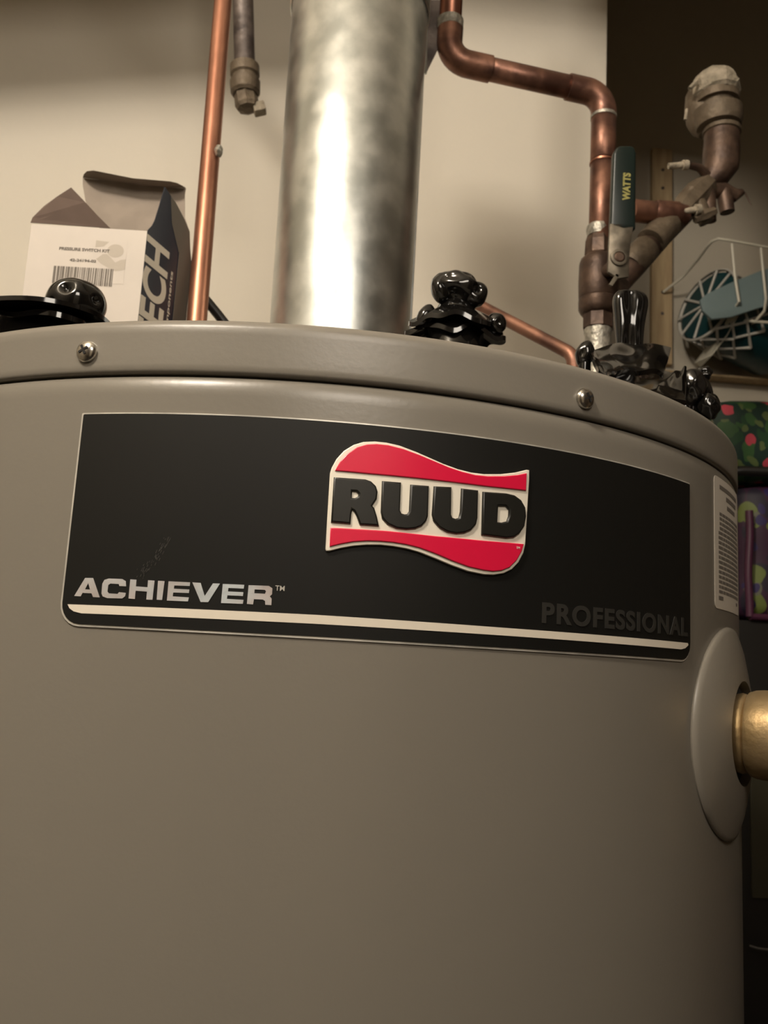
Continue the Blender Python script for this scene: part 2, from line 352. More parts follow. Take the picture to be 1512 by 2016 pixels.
# screws
def screw(px_, py_):
    a, z = cyl(px_, py_, .2805); P = on_tank(a, z, .0006); n = Vector((P.x, P.y, 0)).normalized()
    bm = bmesh.new(); rr = .0047
    pr = [(-.002, rr*.96), (.0004, rr)]
    for i in range(1, 7): t = i/7*pi/2; pr.append((.0004+.0027*sin(t), rr*cos(t)*1.0))
    rings(bm, P, n, pr, 28); o = obj('screw', bm, M['screw'], tank, autos=60)
    x = Vector((-n.y, n.x, 0)); y = Vector((0, 0, 1)); th = .5; x, y = x*cos(th)+y*sin(th), -x*sin(th)+y*cos(th)
    bm = bmesh.new()
    for u, v in ((x, y), (y, x)):
        mt = Matrix(((u.x, v.x, n.x, P.x+n.x*.0027), (u.y, v.y, n.y, P.y+n.y*.0027), (u.z, v.z, n.z, P.z+n.z*.0027), (0, 0, 0, 1)))
        box(bm, (-.0022, -.00045, 0), (.0022, .00045, .00062), mt)
    obj('cross_recess', bm, M['dark'], o, False)
    bm = bmesh.new(); rings(bm, P+n*.0006, n, [(-.0002, .0062), (.0004, .0060), (.0006, .0052)], 28)
screw(173, 693); screw(1150, 785)

# warning sticker
sa0 = cyl(1405.5, 1050)[0]; sa1 = sa0+.062
stk = lk('warning_sticker', wrap(flat([rrect(sa0, 1.3845, sa1, 1.4535, .003, .003)], ext=.0001), .0002), M['sticker'], tank, False)
stk['label'] = 'white paper sticker with lines of small print'
bars = []
z = 1.4475; random.seed(3)
def bar(a0, a1, z0, z1): bars.append([(a0, z0), (a1, z0), (a1, z1), (a0, z1)])
bar(sa0+.009, sa1-.009, z, z+.0022); bar(sa0+.022, sa1-.012, z-.0045, z-.0022); bar(sa0+.024, sa1-.016, z-.009, z-.0068)
z = 1.4335
for row in range(17):
    a = sa0+(.0085 if row < 4 else .0065)
    while a < sa1-.007:
        l = random.uniform(.003, .0085); bar(a, min(a+l, sa1-.005), z, z+.0015); a += l+.0009
    z -= .00255
bar(sa0+.006, sa0+.014, z-.001, z+.001); bar(sa1-.014, sa1-.009, z-.001, z+.0006)
lk('print', wrap(flat(bars, ext=.00005), .0004), M['ink'], stk, False)

# escutcheon and relief valve outlet on the side
az = radians(51.5); n = Vector((sin(az), -cos(az), 0)); EC = n*.28+Vector((0, 0, 1.3225))
bm = bmesh.new(); R = []
tx = Vector((cos(az), sin(az), 0)); seg = 72
for r, h in ((.0525, -.001), (.0535, .0008), (.0530, .0022), (.051, .0030), (.046, .0046), (.038, .0062), (.030, .0078), (.0262, .0082), (.0258, .004), (.0258, -.006)):
    ring = []
    for k in range(seg):
        t = 2*pi*k/seg; sx, sz = r*cos(t), r*sin(t)
        drop = sx*sx/(2*.28)*(r/.0535)
        ring.append(bm.verts.new(EC+tx*sx+Vector((0, 0, sz))+n*(h-drop)))
    R.append(ring)
for a, b in zip(R, R[1:]):
    for k in range(seg): bm.faces.new((a[k], a[(k+1) % seg], b[(k+1) % seg], b[k]))
o = obj('escutcheon', bm, M['lid'], tank, autos=50)
bm = bmesh.new(); rings(bm, EC, n, [(-.004, .0257), (.0035, .0257), (.0045, .0235)], 40); obj('foam_ring', bm, M['foam'], tank)
rv = thing('relief_valve', 'thick round brass valve outlet sticking out of the grey disc', 'valve')
bm = bmesh.new(); rings(bm, EC, n, [(.0046, .0185), (.005, .0196), (.0075, .0202), (.0095, .0196), (.010, .0190)], 40); obj('collar', bm, M['brass'], rv)
bm = bmesh.new(); rings(bm, EC, n, [(.010, .0190), (.0112, .0208), (.014, .0218), (.018, .0222), (.065, .0222), (.069, .020), (.070, .012)], 40); obj('valve_body', bm, M['brass'], rv)
bm = bmesh.new(); rings(bm, EC+n*.055+Vector((0, 0, -.01)), (0, 0, -1), [(0, .014), (.05, .014), (.051, .012)], 32); obj('outlet', bm, M['brass'], rv)
settle(rv, EC+n*.02)

# ---------------------------------------------------------------- flue
flue = thing('flue_pipe', 'wide galvanised steel flue pipe rising from the heater', 'pipe')
FX, FY = .0098, .03
bm = bmesh.new(); rings(bm, (FX, FY, ZT-.002), (0, 0, 1), [(0, .0535), (.12, .0538), (.40, .0560), (.402, .0545)], 96, cap=False); obj('pipe', bm, M['zinc'], flue, autos=60)
# slip joint: the upper length is held in a slanted sleeve
bm = bmesh.new(); seg = 96; R = []
jr = at(845, 48, FY)
for (dr, zz) in ((.0005, 0), (.0016, .0006), (.0018, .003), (.0018, .40)):
    ring = []
    for k in range(seg):
        t = 2*pi*k/seg
        zb = jr.z
        zq = zb+zz if zz < .3 else 2.07
        ring.append(bm.verts.new((FX+(.0560+dr)*sin(t), FY-(.0560+dr)*cos(t), zq)))
    R.append(ring)
for a, b in zip(R, R[1:]):
    for k in range(seg): bm.faces.new((a[k], a[(k+1) % seg], b[(k+1) % seg], b[k]))
obj('sleeve', bm, M['zinc'], flue, autos=60)
bm = bmesh.new()
mt = Matrix.Rotation(radians(12), 4, 'Z'); mt.translation = Vector((FX+.0555, FY+.02, 0))
box(bm, (-.001, -.004, ZT), (.0012, .004, 1.94), mt); obj('seam', bev(bm, .0005, 1), M['zinc'], flue)
settle(flue, (FX, FY, ZT-.003))
# draft bracket (dark edge behind the pipe, right)
br = thing('steel_bracket', 'dark steel bracket behind the flue beside the copper elbow', 'bracket')
q = [at(838, 0, .10), at(882, 0, .10), at(866, 88, .10), at(838, 145, .10)]
obj('plate', sheet(q, .002, (0, 1, 0)), M['iron'], br, False)
bm = bmesh.new(); tube(bm, [at(841, 0, .10), at(838, 145, .10)], .0012, 8); obj('folded_edge', bm, M['zinc'], br)
settle(br, at(860, 60, .10))

# ---------------------------------------------------------------- copper pipes
def straight(name, a, b, r, m, parent, seg=28, ends=True):
    bm = bmesh.new(); L0 = (b-a).length
    rings(bm, a, b-a, [(0, r*.93), (r*.06, r), (L0-r*.06, r), (L0, r*.93)], seg); return obj(name, bm, m, parent, autos=60)
lp = thing('copper_pipe', 'thin bright copper pipe standing left of the flue', 'pipe')
A, B = at(389, 612, .03), at(439, 0, .085); dirn = (B-A).normalized()
A0 = A-dirn*((A.z-ZT+.002)/dirn.z); B2 = A+dirn*((2.02-A.z)/dirn.z); B3 = B2+Vector((-.16, .02, .17))
bm = bmesh.new(); tube(bm, [A0]+rcorner(A0, B2, B3, .04)+[B3], .0077, 28); obj('pipe', bm, M['copper'], lp, autos=60)
P = at(431, 297, .048)
bm = bmesh.new(); bmesh.ops.create_icosphere(bm, subdivisions=2, radius=1)
for v in bm.verts:
    k = 1+.35*noise.noise(v.co*2.1+Vector((3, 1, 2))); v.co = P+Vector((v.co.x*.0034, v.co.y*.005, v.co.z*.0052))*k
obj('solder_blob', bm, M['solder'], lp)
settle(lp, A0)

st = thing('capped_stub_pipe', 'dark tarnished pipe stub with capped end hanging left of the flue', 'pipe')
a, b = at(477, -60, .20), at(482, 140, .20); ax = (b-a).normalized(); r1 = pw(20.5, b)
straight('pipe', a-ax*.2, b+ax*.01, r1, M['iron'], st)
e = at(484, 172, .20)
bm = bmesh.new(); rings(bm, b-ax*.006, ax, [(0, r1*1.02), (.001, r1*1.4), (.011, r1*1.4), (.013, r1*1.22), (.017, r1*1.22), (.0185, r1*1.45), (.030, r1*1.4), (.033, r1*1.2)], 28); obj('coupling', bm, M['brassg'], st, autos=30)
bm = bmesh.new(); rings(bm, b+ax*.026, ax+Vector((.12, 0, 0)), [(0, r1*1.1), (.012, r1*1.15), (.016, r1*1.0), (.018, r1*.5)], 8); obj('cap', bm, M['brassg'], st, smooth=False)
bm = bmesh.new(); cc = at(512, 212, .2)
mt = Matrix.Rotation(radians(-20), 4, 'Y'); mt.translation = cc; box(bm, (-.007, -.006, -.006), (.005, .006, .004), mt); obj('cap_lug', bev(bm, .0012), M['crust'], st)
settle(st, e)

hp = thing('elbowed_copper_pipe', 'dull copper water pipe stepping right in two elbows', 'pipe')
Y1, Y2 = .10, .115
T0, E1, E2, V1 = at(890, -40, Y1), at(883, 118, Y1), at(1189, 187, Y2), at(1179, 470, Y2)
V1 = Vector((E2.x-.0005, E2.y, V1.z)); T0 = Vector((E1.x+.001, E1.y, T0.z))
rp = pw(22.5, E1); re = rp*1.14
straight('pipe', T0+Vector((0, 0, .25)), E1+Vector((0, 0, .040)), rp, M['copper'], hp)
d12 = (E2-E1).normalized()
def elbow(a, b, c, la, lc, r, m, parent):
    a, b, c = Vector(a), Vector(b), Vector(c); u = (a-b).normalized(); v = (c-b).normalized()
    pts = [b+u*la]+rcorner(b+u, b, b+v, .019, 10)+[b+v*lc]
    bm = bmesh.new(); tube(bm, pts, r, 28); return obj('elbow', bm, m, parent, autos=60)
def ring_(P, d, r, h, m, parent, name='solder_ring'):
    bm = bmesh.new(); rings(bm, P, d, [(-h, r*.9), (-h*.8, r), (h*.8, r), (h, r*.9)], 28); return obj(name, bm, m, parent)
elbow(T0, E1, E2, .032, .040, re, M['copperd'], hp)
ring_(E1+Vector((0, 0, .0355)), (0, 0, 1), re*1.03, .0055, M['solder'], hp)
straight('pipe', E1+d12*.035, E2-d12*.03, rp, M['copperd'], hp)
elbow(E1, E2, V1, .036, .022, re, M['copperd'], hp)
ring_(E2+Vector((0, 0, -.0235)), (0, 0, 1), re*1.02, .0018, M['solder'], hp)
straight('coupling', E2+Vector((0, 0, -.0245)), Vector((E2.x, E2.y, at(1185, 318, Y2).z)), re*.98, M['copperd'], hp)
zc = at(1185, 322, Y2).z
straight('pipe', Vector((E2.x, E2.y, zc)), V1+Vector((0, 0, -.004)), re*.98, M['copperd'], hp)
ring_(Vector((E2.x, E2.y, zc)), (0, 0, 1), re*1.04, .0011, M['copper'], hp, 'joint_ring')
settle(hp, V1)

# ball valve below the copper pipe
bv = thing('ball_valve', 'tarnished brass ball valve with an upright green lever handle', 'valve')
ax_ = V1.x; ay = V1.y
zz = lambda py: at(1180, py, Y2).z
X = lambda px_: at(px_, 560, Y2).x
c0 = Vector((ax_-.002, ay, 0))
def vlathe(name, prof, m, seg=28, sm=True, c=c0): # prof: (py, radius px)
    bm = bmesh.new(); pr = sorted([(zz(py), pw(rp_, E2)) for py, rp_ in prof]); rings(bm, Vector((c.x, c.y, 0)), (0, 0, 1), pr, seg); return obj(name, bm, m, bv, smooth=sm)
vlathe('solder_cup', [(444, 21), (447, 24), (455, 25), (462, 23.5), (466, 23)], M['solder'])
vlathe('union_nut', [(464, 21), (468, 24), (478, 27), (504, 28.5), (507, 26)], M['brassd'], 8, False)
vlathe('valve_body', [(502, 24), (512, 34), (520, 37), (560, 38), (588, 37), (590, 36), (592, 37.5), (610, 37), (618, 33), (622, 27)], M['brassd'], 16, True)
vlathe('end_cap', [(618, 26), (622, 29), (648, 29), (650, 26)], M['brassd'], 8, False)
vlathe('nipple', [(640, 25), (655, 26), (664, 24), (700, 26), (850, 25)], M['solder'])
bm = bmesh.new(); sB = at(1215, 520, .07); tube(bm, [at(1196, 535, .1), sB], pw(15, sB), 20); obj('stem_boss', bm, M['brassd'], bv)
HY = .052
def slab(name, q, th, m, parent, bw):
    pts = [at(x, y, HY) for x, y in q]; bm = sheet(pts, th, (0, 1, 0)); bev(bm, bw, 3); return obj(name, bm, m, parent, autos=60)
lv = slab('lever', [(1201, 440), (1248, 440), (1240, 490), (1238, 545), (1218, 548), (1197, 535), (1199, 480)], .003, M['steel'], bv, .0006)
hd = slab('handle_grip', [(1209, 300), (1213, 290), (1222, 286), (1243, 286), (1250, 290), (1253, 300), (1252, 452), (1228, 449), (1203, 448)], .008, M['green'], bv, .0022)
hd['label'] = 'dark green plastic grip with yellow lettering'
nt = at(1218, 508, HY)
bm = bmesh.new(); rings(bm, nt+Vector((0, .001, 0)), (0, -1, 0), [(0, pw(17, nt)), (.003, pw(17, nt)), (.0036, pw(14, nt)), (.0036, pw(11.5, nt)), (.001, pw(11, nt))], 28, cap=False); obj('handle_nut', bm, M['steel'], bv)
bm = bmesh.new(); rings(bm, nt+Vector((0, .0, 0)), (0, -1, 0), [(0, pw(11, nt)), (.0022, pw(10.5, nt)), (.003, pw(8, nt))], 20); obj('stem', bm, M['brassd'], bv)
slab('lever_stop', [(1213, 538), (1221, 541), (1206, 563), (1199, 560)], .002, M['steel'], bv, .0003)
me = flat(text='WATTS', size=.01, ext=.00008, offset=.0005)
xs = [v.co.x for v in me.vertices]; ys = [v.co.y for v in me.vertices]
Lh = pw(60, nt); hh = pw(16, nt)
for v in me.vertices: v.co.x = (v.co.x-min(xs))/(max(xs)-min(xs))*Lh; v.co.y = (v.co.y-min(ys))/(max(ys)-min(ys))*hh
u_ = (at(1240, 336, HY)-at(1238, 396, HY)).normalized()
lk('print', place(me, at(1240, 396, HY)+Vector((0, -.0002, 0)), u_, Vector((-1, 0, 0)), .0001), M['yellow'], hd, False)
settle(bv, Vector((c0.x, c0.y, ZT)))

# branch with drain fittings and vacuum breaker
bb = thing('vacuum_breaker_branch', 'tarnished brass branch with a crusted vacuum breaker on top', 'pipe fitting')
def seg2(name, pts, rpx, m, sg=24):
    P = [at(*p) for p in pts]; bm = bmesh.new(); tube(bm, P, [pw(r, q) for r, q in zip(rpx, P)] if isinstance(rpx, (list, tuple)) else pw(rpx, P[0]), sg); return obj(name, bm, m, bb, autos=40)
seg2('pipe', [(1222, 558, .125), (1250, 520, .13), (1300, 462, .145), (1345, 420, .16)], [20, 25, 25, 22], M['brassd'])
seg2('coupling', [(1242, 522, .128), (1246, 517, .128), (1272, 490, .135), (1276, 485, .135)], [24, 28, 28, 24], M['brassg'])
seg2('coupling', [(1280, 478, .135), (1300, 456, .14), (1318, 440, .145)], [29, 29, 25], M['brassg'])
seg2('pipe', [(1240, 414, .13), (1295, 420, .14), (1345, 424, .15)], [22, 22, 22], M['copperd'])
seg2('coupling', [(1288, 419, .138), (1292, 420, .138), (1330, 423, .145), (1334, 424, .145)], [22, 25, 25, 22], M['copperd'])
seg2('union', [(1332, 430, .15), (1352, 405, .155), (1372, 384, .16), (1392, 364, .165)], [24, 28, 29, 22], M['brassg'], 8)
seg2('flange', [(1372, 400, .152), (1392, 438, .152)], [17, 15], M['brassg'])
seg2('bolt', [(1316, 327, .15), (1343, 325, .15), (1344, 325, .15), (1354, 325, .15)], [6, 6.5, 10, 10], M['crust'], 10)
seg2('bolt', [(1354, 325, .15), (1376, 330, .155), (1392, 345, .16)], [7, 8, 9], M['brassd'], 10)
seg2('bolt', [(1334, 419, .14), (1368, 413, .14), (1369, 413, .14), (1379, 412, .14)], [6, 6.5, 11, 10], M['crust'], 10)
seg2('nut', [(1368, 433, .145), (1388, 424, .145), (1408, 415, .145)], [8, 12, 8], M['brassg'], 6)
seg2('clamp', [(1362, 372, .15), (1356, 392, .15), (1370, 420, .15)], [10, 13, 9], M['brassg'], 10)
# upright elbow
P = [at(1378, 385, .165), at(1392, 362, .17)]
vx = .175
el = [at(1392, 366, vx), at(1408, 348, vx), at(1419, 325, vx), at(1420, 300, vx), at(1421, 278, vx), at(1421, 262, vx)]
bm = bmesh.new(); tube(bm, el, [pw(14, el[0]), pw(27, el[0]), pw(35, el[0]), pw(35, el[0]), pw(34, el[0]), pw(34, el[0])], 28); obj('elbow', bm, M['brassd'], bb)
bm = bmesh.new(); rings(bm, el[-1]-Vector((0, 0, .002)), (.02, 0, 1), [(0, pw(34, el[0])), (.001, pw(37, el[0])), (.005, pw(37, el[0])), (.006, pw(31, el[0]))], 28); obj('elbow_rim', bm, M['brassg'], bb)
hb = at(1416, 262, vx); k = pw(1, hb)
bm = bmesh.new(); rings(bm, hb, (-.06, 0, 1), [(0, 24*k), (8*k, 25*k), (12*k, 42*k), (22*k, 46*k), (46*k, 47*k), (46*k, 44*k), (47*k, 33*k), (62*k, 33*k), (63*k, 42*k), (80*k, 42*k)], 32); obj('breaker_body', bm, M['brassg'], bb, autos=30)
bm = bmesh.new(); rings(bm, at(1386, 236, vx+.012), (-.05, 0, 1), [(-34*k, 12*k), (-22*k, 26*k), (-4*k, 34*k), (24*k, 36*k), (54*k, 33*k), (74*k, 22*k)], 28); obj('breaker_side', bm, M['brassg'], bb)
bm = bmesh.new(); rings(bm, hb+Vector((-5*k, 0, 76*k)), (-.1, 0, 1), [(0, 42*k), (6*k, 47*k), (26*k, 46*k), (38*k, 42*k), (46*k, 36*k), (48*k, 30*k), (46*k, 18*k)], 12)
for v in bm.verts: v.co += Vector((noise.noise(v.co*90), noise.noise(v.co*90+Vector((5, 0, 0))), noise.noise(v.co*80+Vector((0, 7, 0)))))*5*k
obj('cap', bm, M['crust'], bb, smooth=False)
for q, r_ in ((((1441, 151, vx-.02), (1452, 160, vx-.02)), 6), (((1358, 175, vx-.01), (1372, 160, vx-.01)), 5), (((1352, 215, vx-.01), (1349, 236, vx-.01)), 3)):
    seg2('crust_flake', q, r_, M['crust'], 6)
# drain cock hanging to the right
seg2('drain_cock', [(1392, 375, .165), (1425, 376, .17), (1448, 385, .17), (1462, 378, .17)], [14, 16, 13, 6], M['brassd'])
seg2('cock_spout', [(1425, 376, .168), (1428, 395, .168), (1432, 418, .168)], [14, 15, 14], M['brassd'])
seg2('cock_spout', [(1392, 380, .16), (1398, 415, .155), (1396, 434, .155)], [16, 12, 14], M['brassd'])
seg2('wire_tail', [(1458, 374, .17), (1467, 380, .17), (1479, 404, .17)], [3, 1.6, 1], M['brassd'], 6)
settle(bb, at(1222, 558, .125))

# rusty pipe lying behind the black shapes
dp = thing('copper_tube', 'brown tube sloping down to the right behind the black crumpled shape', 'pipe')
a, b = at(925, 592, .06), at(1185, 728, -.03)
m_ = a.lerp(b, .80); b = Vector((m_.x+.012, m_.y, ZT-.002))
bm = bmesh.new(); tube(bm, [a]+rcorner(a, m_, b, .012)+[b], pw(12, a), 24); obj('tube', bm, M['copperd'], dp)
settle(dp, b)

# ---------------------------------------------------------------- glossy black crumpled forms
def sub(o, lv=1):
    m = o.modifiers.new('s', 'SUBSURF'); m.levels = lv; m.render_levels = lv; return o
def ruffle(c, rx, ry, h, drop, waves, amp, th, seed, seg=72, nr=9, rot=0, flat_=0.0):
    """draped sheet with a wavy hem: centre height h over c, falling by drop at the rim"""
    random.seed(seed); ph = [random.uniform(0, 6.28) for _ in range(5)]; bm = bmesh.new(); top = []; bot = []
    for i in range(nr+1):
        s = i/nr; T = []; Bm = []
        for k in range(seg):
            t = 2*pi*k/seg
            wv = (sin(waves*t+ph[0])+.5*sin((waves+2)*t+ph[1])+.35*sin((waves*2+1)*t+ph[2]))
            rr = s*(1+.10*sin(waves*t+ph[3])*s+.06*sin((waves+1)*t+ph[4]))
            x = rx*rr*cos(t); y = ry*rr*sin(t); X_ = x*cos(rot)-y*sin(rot); Y_ = x*sin(rot)+y*cos(rot)
            z = h-drop*(s**(1.6-flat_))+amp*wv*s*s
            T.append(bm.verts.new(Vector(c)+Vector((X_, Y_, z)))); Bm.append(bm.verts.new(Vector(c)+Vector((X_, Y_, z-th))))
        top.append(T); bot.append(Bm)
    for G, fl in ((top, 0), (bot, 1)):
        for a, b in zip(G, G[1:]):
            for k in range(seg):
                f = (a[k], a[(k+1) % seg], b[(k+1) % seg], b[k]); bm.faces.new(f[::-1] if fl else f)
    for k in range(seg): bm.faces.new((top[-1][k], top[-1][(k+1) % seg], bot[-1][(k+1) % seg], bot[-1][k]))
    bmesh.ops.remove_doubles(bm, verts=bm.verts, dist=1e-6); return bm
def lump(c, s, dents, seed, amp=.12, freq=1.6, rotz=0, tilt=0):
    """rounded lump with pressed-in dents; dents = [(direction, width, depth)]"""
    bm = bmesh.new(); bmesh.ops.create_icosphere(bm, subdivisions=5, radius=1); off = Vector((seed*3.1, seed*1.7, seed*.9))
    ds = [(Vector(d).normalized(), w_, dp_) for d, w_, dp_ in dents]
    Rm = Matrix.Rotation(rotz, 3, 'Z') @ Matrix.Rotation(tilt, 3, 'Y')
    for v in bm.verts:
        n_ = v.co.normalized(); k = 1+amp*noise.noise(n_*freq*.8+off)
        for d, w_, dp_ in ds:
            a = n_.angle(d); k -= dp_*math.exp(-(a/w_)**2*1.5)-.0*abs(dp_)*math.exp(-((a-w_*1.5)/(w_*.6))**2)
        v.co = Vector(c)+Rm @ Vector((n_.x*k*s[0], n_.y*k*s[1], n_.z*k*s[2]))
    return bm
G = M['gloss']
# left: domed cap on a wide brim
lc = at(150, 590, -.135); f1 = thing('black_domed_ornament', 'glossy black dome with dimples on a wide wavy brim, at the left edge', 'ornament')
k = pw(1, lc)
dm = lump(lc+Vector((0, 0, -10*k)), (58*k, 52*k, 52*k), [((-.15, -1, .35), .24, .26), ((.95, -.6, .05), .20, .2), ((-.75, -.9, -.28), .17, .18), ((.35, -1, .8), .3, -.05)], 2, .06)
obj('dome', dm, G, f1, fix=False)
bm = ruffle(lc+Vector((-62*k, .02, -57*k)), 165*k, .055, 28*k, 20*k, 3, 3.0*k, .0025, 5, 96, 12, flat_=.3); obj('brim', bm, G, f1)
bm = ruffle(lc+Vector((-80*k, .02, -66*k)), 150*k, .05, 30*k, 28*k, 4, 4*k, .003, 9, 96, 8); obj('skirt', bm, G, f1)
bz = lc+Vector((-50*k, .01, 0)); bm = bmesh.new(); rings(bm, Vector((bz.x, bz.y, ZT-.0028)), (0, 0, 1), [(0, .045), (.012, .04), (max(.02, lc.z-50*k-ZT), .03)], 40); obj('foot', bm, G, f1)
settle(f1, (lc.x, lc.y, ZT-.003))
# middle: knotted lump on a ruffled skirt
mc = at(902, 570, -.115); k = pw(1, mc); f2 = thing('black_knotted_ornament', 'glossy black knotted lump over a ruffled skirt, just right of the flue', 'ornament')
bm = lump(mc, (50*k, 40*k, 35*k), [((.80, -.9, .05), .2, .34), ((-.45, -1, .25), .34, .16), ((-.95, -.3, -.75), .5, .22), ((.15, -1, 1.2), .2, .13), ((-.1, -1, -1), .5, .3), ((-.85, -.9, .35), .2, .1)], 4, .16, 1.9, tilt=.22)
obj('knot', bm, G, f2, fix=False)
bm = lump(mc+Vector((32*k, -10*k, -12*k)), (24*k, 22*k, 28*k), [((.05, -1, .2), .42, .42)], 6, .08, tilt=.3); obj('knot_loop', bm, G, f2, fix=False)
bm = lump(mc+Vector((-33*k, -4*k, -3*k)), (21*k, 22*k, 31*k), [((.2, -1, .1), .5, .12)], 8, .1, tilt=-.15); obj('knot_fold', bm, G, f2, fix=False)
bm = ruffle(mc+Vector((-2*k, .0, -72*k)), 86*k, 62*k, 40*k, 42*k, 4, 7*k, .003, 12, 96, 12); obj('ruffle', bm, G, f2)
bm = ruffle(mc+Vector((0, .006, -95*k)), 92*k, 66*k, 40*k, 34*k, 5, 6*k, .003, 21, 96, 10); obj('ruffle', bm, G, f2)
bm = lump(mc+Vector((76*k, -6*k, -66*k)), (20*k, 18*k, 21*k), [((.1, -1, -.2), .4, .2)], 9, .12); obj('lobe', bm, G, f2, fix=False)
bm = lump(mc+Vector((-62*k, -10*k, -66*k)), (17*k, 15*k, 26*k), [((.3, -1, -.1), .35, .15)], 3, .1, tilt=.45); obj('lobe', bm, G, f2, fix=False)
bm = bmesh.new(); rings(bm, Vector((mc.x, mc.y+.005, ZT-.0028)), (0, 0, 1), [(0, 70*k), (mc.z-ZT-95*k*.6, 55*k), (mc.z-ZT-10*k, 30*k)], 40); obj('core', bm, G, f2)
settle(f2, (mc.x, mc.y, ZT-.003))
# small ball
sc = at(1151, 697, -.10); k = pw(1, sc); bm = lump(sc, (19*k, 19*k, 27*k), [((-.5, -1, -.3), .4, .15)], 5, .1, tilt=.25)
tube(bm, [Vector((sc.x, sc.y, ZT-.0028)), sc], [15*k, 12*k], 16)
tag(obj('black_bud', bm, G, fix=False), 'small glossy black egg-shaped bud at the foot of the brass valve', 'ornament')
# right: upright paddle over a squarish ruffled cloth shape
rc = at(1242, 690, -.10); k = pw(1, rc); f3 = thing('black_paddle_ornament', 'glossy black upright paddle rising from a folded square skirt, below the ball valve', 'ornament')
secs = [(1240, 708, 25, 13), (1240, 690, 26, 14), (1239, 668, 27, 15), (1239, 645, 29, 16), (1240, 622, 32, 17), (1241, 604, 35, 18), (1241, 590, 35.5, 18), (1241, 581, 32, 16), (1241, 575, 25, 12), (1241, 572.5, 13, 6)]
bm = bmesh.new(); R = []; seg = 56
for (cx, cy, wx, wy) in secs:
    P = at(cx, cy, -.10); ring = []
    for j in range(seg):
        t = 2*pi*j/seg; e_ = .72
        x = wx*k*math.copysign(abs(cos(t))**e_, cos(t)); y = wy*k*math.copysign(abs(sin(t))**e_, sin(t))
        if y < 0: # hollowed front
            s_ = (cy-570)/130; y += 7*k*math.exp(-((x/k+4)/13)**2)*(.6+.5*sin(s_*9))*(1 if 578 < cy < 700 else .2)-2*k*math.exp(-((x/k-6)/4)**2)
        ring.append(bm.verts.new(P+Vector((x, y, 0))))
    R.append(ring)
for a, b in zip(R, R[1:]):
    for j in range(seg): bm.faces.new((a[j], a[(j+1) % seg], b[(j+1) % seg], b[j]))
bm.faces.new(R[0][::-1]); bm.faces.new(R[-1]); sub(obj('paddle', bm, G, f3, autos=70), 2)
bm = bmesh.new(); NX = 28
hull = [at(1170, 692, -.128), at(1321, 680, -.118), at(1306, 738, -.142), at(1192, 738, -.15)]
def quadcloth(tl, tr, br_, bl, amp, th, seed, sag, cup=0):
    bm = bmesh.new(); g = []; h = []
    for i in range(NX+1):
        v = i/NX; ra = []; rb = []
        for j in range(NX+1):
            u = j/NX; P = tl.lerp(tr, u).lerp(bl.lerp(br_, u), v)
            P = P+Vector((0, -1, 0))*(amp*.6*noise.noise(Vector((u*2.7+seed, v*2.1, seed)))+cup*(1-(2*u-1)**2)*v)
            P.z += amp*noise.noise(Vector((u*3.3, v*2.2+seed, seed*2)))*2+sag*(1-(2*u-1)**2)*(1-v)+amp*.8*v*sin(u*6.5+seed)
            ra.append(bm.verts.new(P)); rb.append(bm.verts.new(P+Vector((0, th*.6, -th))))
        g.append(ra); h.append(rb)
    for i in range(NX):
        for j in range(NX):
            bm.faces.new((g[i][j], g[i+1][j], g[i+1][j+1], g[i][j+1])); bm.faces.new((h[i][j], h[i][j+1], h[i+1][j+1], h[i+1][j]))
    for i in range(NX):
        bm.faces.new((g[i][0], h[i][0], h[i+1][0], g[i+1][0])); bm.faces.new((g[i][NX], g[i+1][NX], h[i+1][NX], h[i][NX]))
        bm.faces.new((g[0][i], g[0][i+1], h[0][i+1], h[0][i])); bm.faces.new((g[NX][i], h[NX][i], h[NX][i+1], g[NX][i+1]))
    return bm
obj('skirt', quadcloth(hull[0], hull[1], hull[2], hull[3], 4*k, .0025, 2.3, 10*k, .012), G, f3)
h2 = [at(1205, 735, -.13), at(1335, 735, -.10), at(1350, 790, -.175), at(1215, 770, -.185)]
obj('skirt', quadcloth(*h2, 4*k, .0025, 5.1, 5*k, .004), G, f3)
h3 = [at(1160, 690, -.10), at(1215, 705, -.10), at(1215, 745, -.165), at(1178, 735, -.165)]
obj('skirt', quadcloth(*h3, 4*k, .0025, 7.7, 4*k, .003), G, f3)
bm = bmesh.new(); rings(bm, Vector((rc.x, rc.y+.01, ZT-.0028)), (0, 0, 1), [(0, 55*k), (rc.z-ZT-50*k, 36*k), (rc.z-ZT-20*k, 20*k)], 36); obj('core', bm, G, f3)
settle(f3, (rc.x, rc.y, ZT-.003))
# far right: faceted lump with a curled tail
qc = at(1349, 766, -.105); k = pw(1, qc); f4 = thing('black_curled_ornament', 'glossy black crumpled lump with curled tail at the right of the lid', 'ornament')
bm = lump(qc, (42*k, 34*k, 44*k), [((-.4, -1, .3), .35, .18), ((.3, -1, .5), .3, .12), ((-.9, -.5, .6), .5, .25), ((0, -1, -.5), .4, .15)], 11, .25, 2.2, tilt=.5); obj('body', bm, G, f4, fix=False)
bm = lump(at(1382, 738, -.10), (20*k, 16*k, 16*k), [((-.2, -1, .2), .4, .15)], 13, .3, 2.2, tilt=-.5); obj('tip', bm, G, f4, fix=False)
bm = lump(at(1376, 772, -.10), (26*k, 22*k, 44*k), [((.1, -1, .2), .4, .12)], 14, .2, 2, tilt=-.35); obj('fold', bm, G, f4, fix=False)
bm = lump(at(1396, 800, -.11), (22*k, 20*k, 27*k), [((.2, -1, -.2), .4, .1)], 15, .15, 2); obj('tail', bm, G, f4, fix=False)
